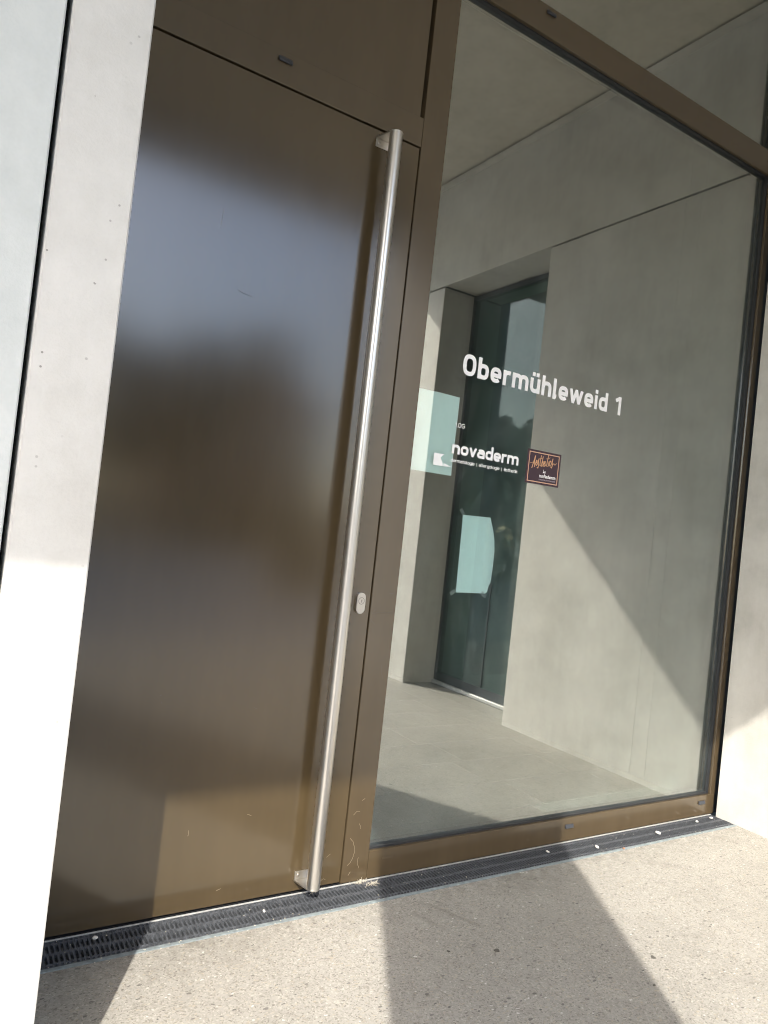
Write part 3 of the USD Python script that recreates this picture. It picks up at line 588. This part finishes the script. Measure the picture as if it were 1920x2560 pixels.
# ------------------------------------------------------------------ small things on the grate
def stone(x, y, z, r, seed, st=(1, .7, .5)):
    c = trimesh.creation.icosphere(subdivisions=2); c.vertices *= (1 + .45 * (meshkit.noise(c.vertices * 2.2 + seed * 7.3) - .5))[:, None]
    c.vertices *= np.array(st) * r; c.apply_transform(trimesh.transformations.rotation_matrix(seed * 1.3, [.2, .1, 1])); c.apply_translation((x, y, z - c.bounds[0][2] - c.centroid[2] * 0)); return c
for i, (x, y, r, lab) in enumerate([(2.665, -.098, .011, 'white pebble on the drain grate just right of the shadow edge'),
                                    (3.10, -.088, .013, 'pointed white pebble on the sunlit drain grate, midway to the wall'),
                                    (3.45, -.055, .010, 'white pebble on the drain grate, second from the side wall'),
                                    (3.585, -.045, .009, 'small pale pebble on the drain grate nearest the side wall'),
                                    (.560, -.040, .0085, 'grey pebble on the shaded left end of the drain grate'),
                                    (1.085, -.075, .0065, 'small white pebble on the grate left of the handle'),
                                    (2.40, -.06, .009, 'grey pebble on the shaded grate below the glass'),
                                    (2.78, -.150, .008, 'reddish brown crumb on the metal edge of the drain')]):
    z = 0.0005
    c = stone(x, y, 0, r, i + 1); c.apply_translation((0, 0, z - c.bounds[0][2]))
    m = M['pebble'] if 'reddish' not in lab else simple('crumb', (.42, .22, .13), .8)
    p_ = part('pebble', c, m, None, smooth=True, label=lab, category='pebble', group='pebbles and crumbs on the drain')
def grit(n, seed):
    r = np.random.default_rng(seed); out = []
    for i in range(n):
        b = trimesh.creation.icosahedron(); q = r.uniform(.0008, .0028) ** 1.0; b.vertices *= np.array([1, r.uniform(.5, 1), r.uniform(.3, .6)]) * q
        b.apply_transform(trimesh.transformations.rotation_matrix(r.uniform(0, 6.28), [0, 0, 1]))
        yy = r.choice([r.normal(-.149, .012), r.uniform(-.135, -.008), -.155 - abs(r.normal(0, .12))], p=[.35, .3, .35]); b.apply_translation((r.uniform(.3, 3.64), yy, 0)); b.apply_translation((0, 0, .0012 - b.bounds[0][2])); out.append(b)
    return out
part('grit', grit(260, 12), M['straw'], None, label='fine pale grit and crumbs scattered along the drain and floor edge', category='grit', kind='stuff')
def blades(cx, cy, n, seed, spread, ln):
    r = np.random.default_rng(seed); out = []
    for i in range(n):
        p0 = np.array([cx + r.normal(0, spread), cy + r.normal(0, .006), .001]); a = r.uniform(0, 2 * PI); l = ln * r.uniform(.4, 1.1)
        d = np.array([math.cos(a), math.sin(a) * .6, r.uniform(.0, .8)]); d /= np.linalg.norm(d); d[1] -= .15
        side = np.array([-d[1], d[0], .2]); side = side / np.linalg.norm(side) * .0007
        p1 = p0 + d * l * .6 + np.array([0, 0, .003]); p2 = p0 + d * l + np.array([0, 0, -.004 * r.random()])
        if min(p1[1], p2[1]) > -.004: pass
        v = np.array([p0 - side, p0 + side, p1 - side * .8, p1 + side * .8, p2]); v[:, 1] = np.minimum(v[:, 1], -.0015); v[:, 2] = np.maximum(v[:, 2], .0012)
        out.append(trimesh.Trimesh(v, [(0, 1, 3), (0, 3, 2), (2, 3, 4)], process=False))
    return trimesh.util.concatenate(out)
part('dry_grass', [blades(1.495, -.010, 60, 5, .018, .020), blades(1.525, -.04, 40, 6, .014, .024), blades(1.30, -.010, 18, 8, .02, .012)], M['straw'], None,
     label='dry straw and fluff caught at the foot of the post', category='dry grass', kind='stuff')

# ------------------------------------------------------------------ across the forecourt (seen only in the reflections)
def leaves(centers, radii, n, size, seed):
    r = np.random.default_rng(seed); C = np.array(centers); Rr = np.array(radii)
    idx = r.choice(len(C), n, p=Rr ** 2 / (Rr ** 2).sum()); d = r.normal(size=(n, 3)); d /= np.linalg.norm(d, axis=1)[:, None]
    p = C[idx] + d * (Rr[idx] * r.uniform(.55, 1.05, n))[:, None]
    u = r.normal(size=(n, 3)); u /= np.linalg.norm(u, axis=1)[:, None]; w_ = np.cross(u, r.normal(size=(n, 3))); w_ /= np.linalg.norm(w_, axis=1)[:, None]
    s = size * r.uniform(.6, 1.3, n)[:, None]
    v = np.stack([p - u * s, p + w_ * s * .6, p + u * s, p - w_ * s * .6], 1).reshape(-1, 3); i = np.arange(n)[:, None] * 4
    return trimesh.Trimesh(v, np.vstack([i + [0, 1, 2], i + [0, 2, 3]]), process=False)
def limb(p0, p1, r0, r1):
    c = trimesh.creation.cone(radius=1, height=1, sections=8); p0, p1 = np.array(p0, float), np.array(p1, float); d = p1 - p0; l = np.linalg.norm(d)
    t_ = np.linspace(0, 2 * PI, 9)[:-1]; zz = d / l; xx = np.cross(zz, [.3, .9, .1]); xx /= np.linalg.norm(xx); yy = np.cross(zz, xx)
    ringp = np.cos(t_)[:, None] * xx + np.sin(t_)[:, None] * yy
    v = np.vstack([p0 + ringp * r0, p1 + ringp * r1]); f = []
    for i in range(8): j = (i + 1) % 8; f += [(i, j, 8 + j), (i, 8 + j, 8 + i)]
    return trimesh.Trimesh(v, f, process=False)
def tree(x, y, h, rad, seed, label):
    t = thing('tree', label, 'tree', 'trees across the forecourt', loc=(x, y, -.12)); r = np.random.default_rng(seed)
    tr = [limb((x, y, -.12), (x + .1, y, h * .55), .22, .11)]; cs, rs = [], []
    for i in range(14):
        a = r.uniform(0, 2 * PI); q = rad * r.uniform(.2, .75); c = (x + q * math.cos(a), y + q * math.sin(a), h * r.uniform(.35, .88)); cs.append(c); rs.append(rad * r.uniform(.28, .45))
        if i < 7: tr.append(limb((x + .08, y, h * r.uniform(.3, .5)), c, .07, .02))
    part('trunk', tr, M['bark'], t, smooth=True); part('crown', leaves(cs, rs, 5000, .16, seed), M['leaf'], t)
tree(8.2, -24, 8.6, 3.4, 1, 'dense green tree across the forecourt beside the house')
tree(5.2, -27, 8.4, 3.0, 2, 'green tree across the forecourt, far left of the house')
tree(19.5, -27, 6.0, 2.8, 3, 'low spreading green tree right of the house')
for i_, (tx_, ty_, th_, tr_) in enumerate(((-12.6, -21.5, 6.6, 2.2), (-15.6, -22.5, 7.4, 2.4), (-19.0, -22, 6.8, 2.4))):
    tree(tx_, ty_, th_, tr_, 20 + i_, ('round green tree beside the apartment block', 'taller green tree, second from the apartment block', 'green tree farthest left along the forecourt')[i_])
hs = thing('house', 'reddish rendered house with tiled roof across the forecourt', 'house', loc=(11.5, -30, -.12))
part('wall', box(8.6, 15.5, -36, -28.5, -.12, 6.2), M['house_wall'], hs)
rf = trimesh.Trimesh([(8.1, -36.4, 6.2), (16, -36.4, 6.2), (16, -28.1, 6.2), (8.1, -28.1, 6.2), (8.1, -32.2, 8.6), (16, -32.2, 8.6)], [(0, 1, 2), (0, 2, 3), (3, 2, 5), (3, 5, 4), (1, 0, 4), (1, 4, 5), (0, 3, 4), (2, 1, 5)])
part('roof', rf, M['roof'], hs)
for wx in (9.6, 11.8, 14.0):
    for wz in (1.0, 3.8):
        f = part('window', box(wx - .6, wx + .6, -28.5, -28.42, wz, wz + 1.4), M['white_frame'], hs); part('pane', box(wx - .5, wx + .5, -28.42, -28.40, wz + .1, wz + 1.3), M['window_dark'], f)
bk = thing('apartment_block', 'dark grey flat roofed apartment block across the forecourt', 'building', loc=(-6, -24, -.12))
part('wall', box(-10.6, -1.0, -32, -19.6, -.12, 13.0), M['block_wall'], bk)
part('roof', box(-10.8, -.8, -32.2, -19.4, 13.0, 13.3), M['roof'], bk)
for wx in (-9.2, -6.8, -4.4, -2.2):
    for wz in (1.0, 4.0, 7.0, 10.0):
        f = part('window', box(wx - .65, wx + .65, -19.6, -19.52, wz, wz + 1.5), M['white_frame'], bk); part('pane', box(wx - .55, wx + .55, -19.52, -19.50, wz + .1, wz + 1.4), M['window_dark'], f)
hg = thing('hedge', 'clipped dark green hedge at the edge of the forecourt', 'hedge', loc=(7, -10.5, -.12))
part('foliage', leaves([(5.9 + .35 * i, -10.5 + .1 * (i % 2), .15 + .4 * j) for i in range(7) for j in range(3)], [.42] * 21, 5000, .06, 9), M['leaf'], hg)
part('stem', [limb((5.9 + .35 * i, -10.5, -.12), (5.9 + .35 * i, -10.45, .7), .025, .01) for i in range(7)], M['bark'], hg)
hg = thing('hedge', 'green hedge under the trees left of the apartment block', 'hedge', loc=(-16, -19, -.12))
part('foliage', leaves([(-22 + .7 * i, -19 + .2 * (i % 3), .3 + .7 * j) for i in range(17) for j in range(3)], [.75] * 51, 7000, .12, 13), M['leaf'], hg)
hg = thing('hedge', 'long green hedge in front of the house and trees', 'hedge', loc=(12, -26, -.12))
part('foliage', leaves([(3 + .7 * i, -26 + .2 * (i % 3), .4 + .8 * j) for i in range(32) for j in range(2)], [.8] * 64, 9000, .12, 11), M['leaf'], hg)
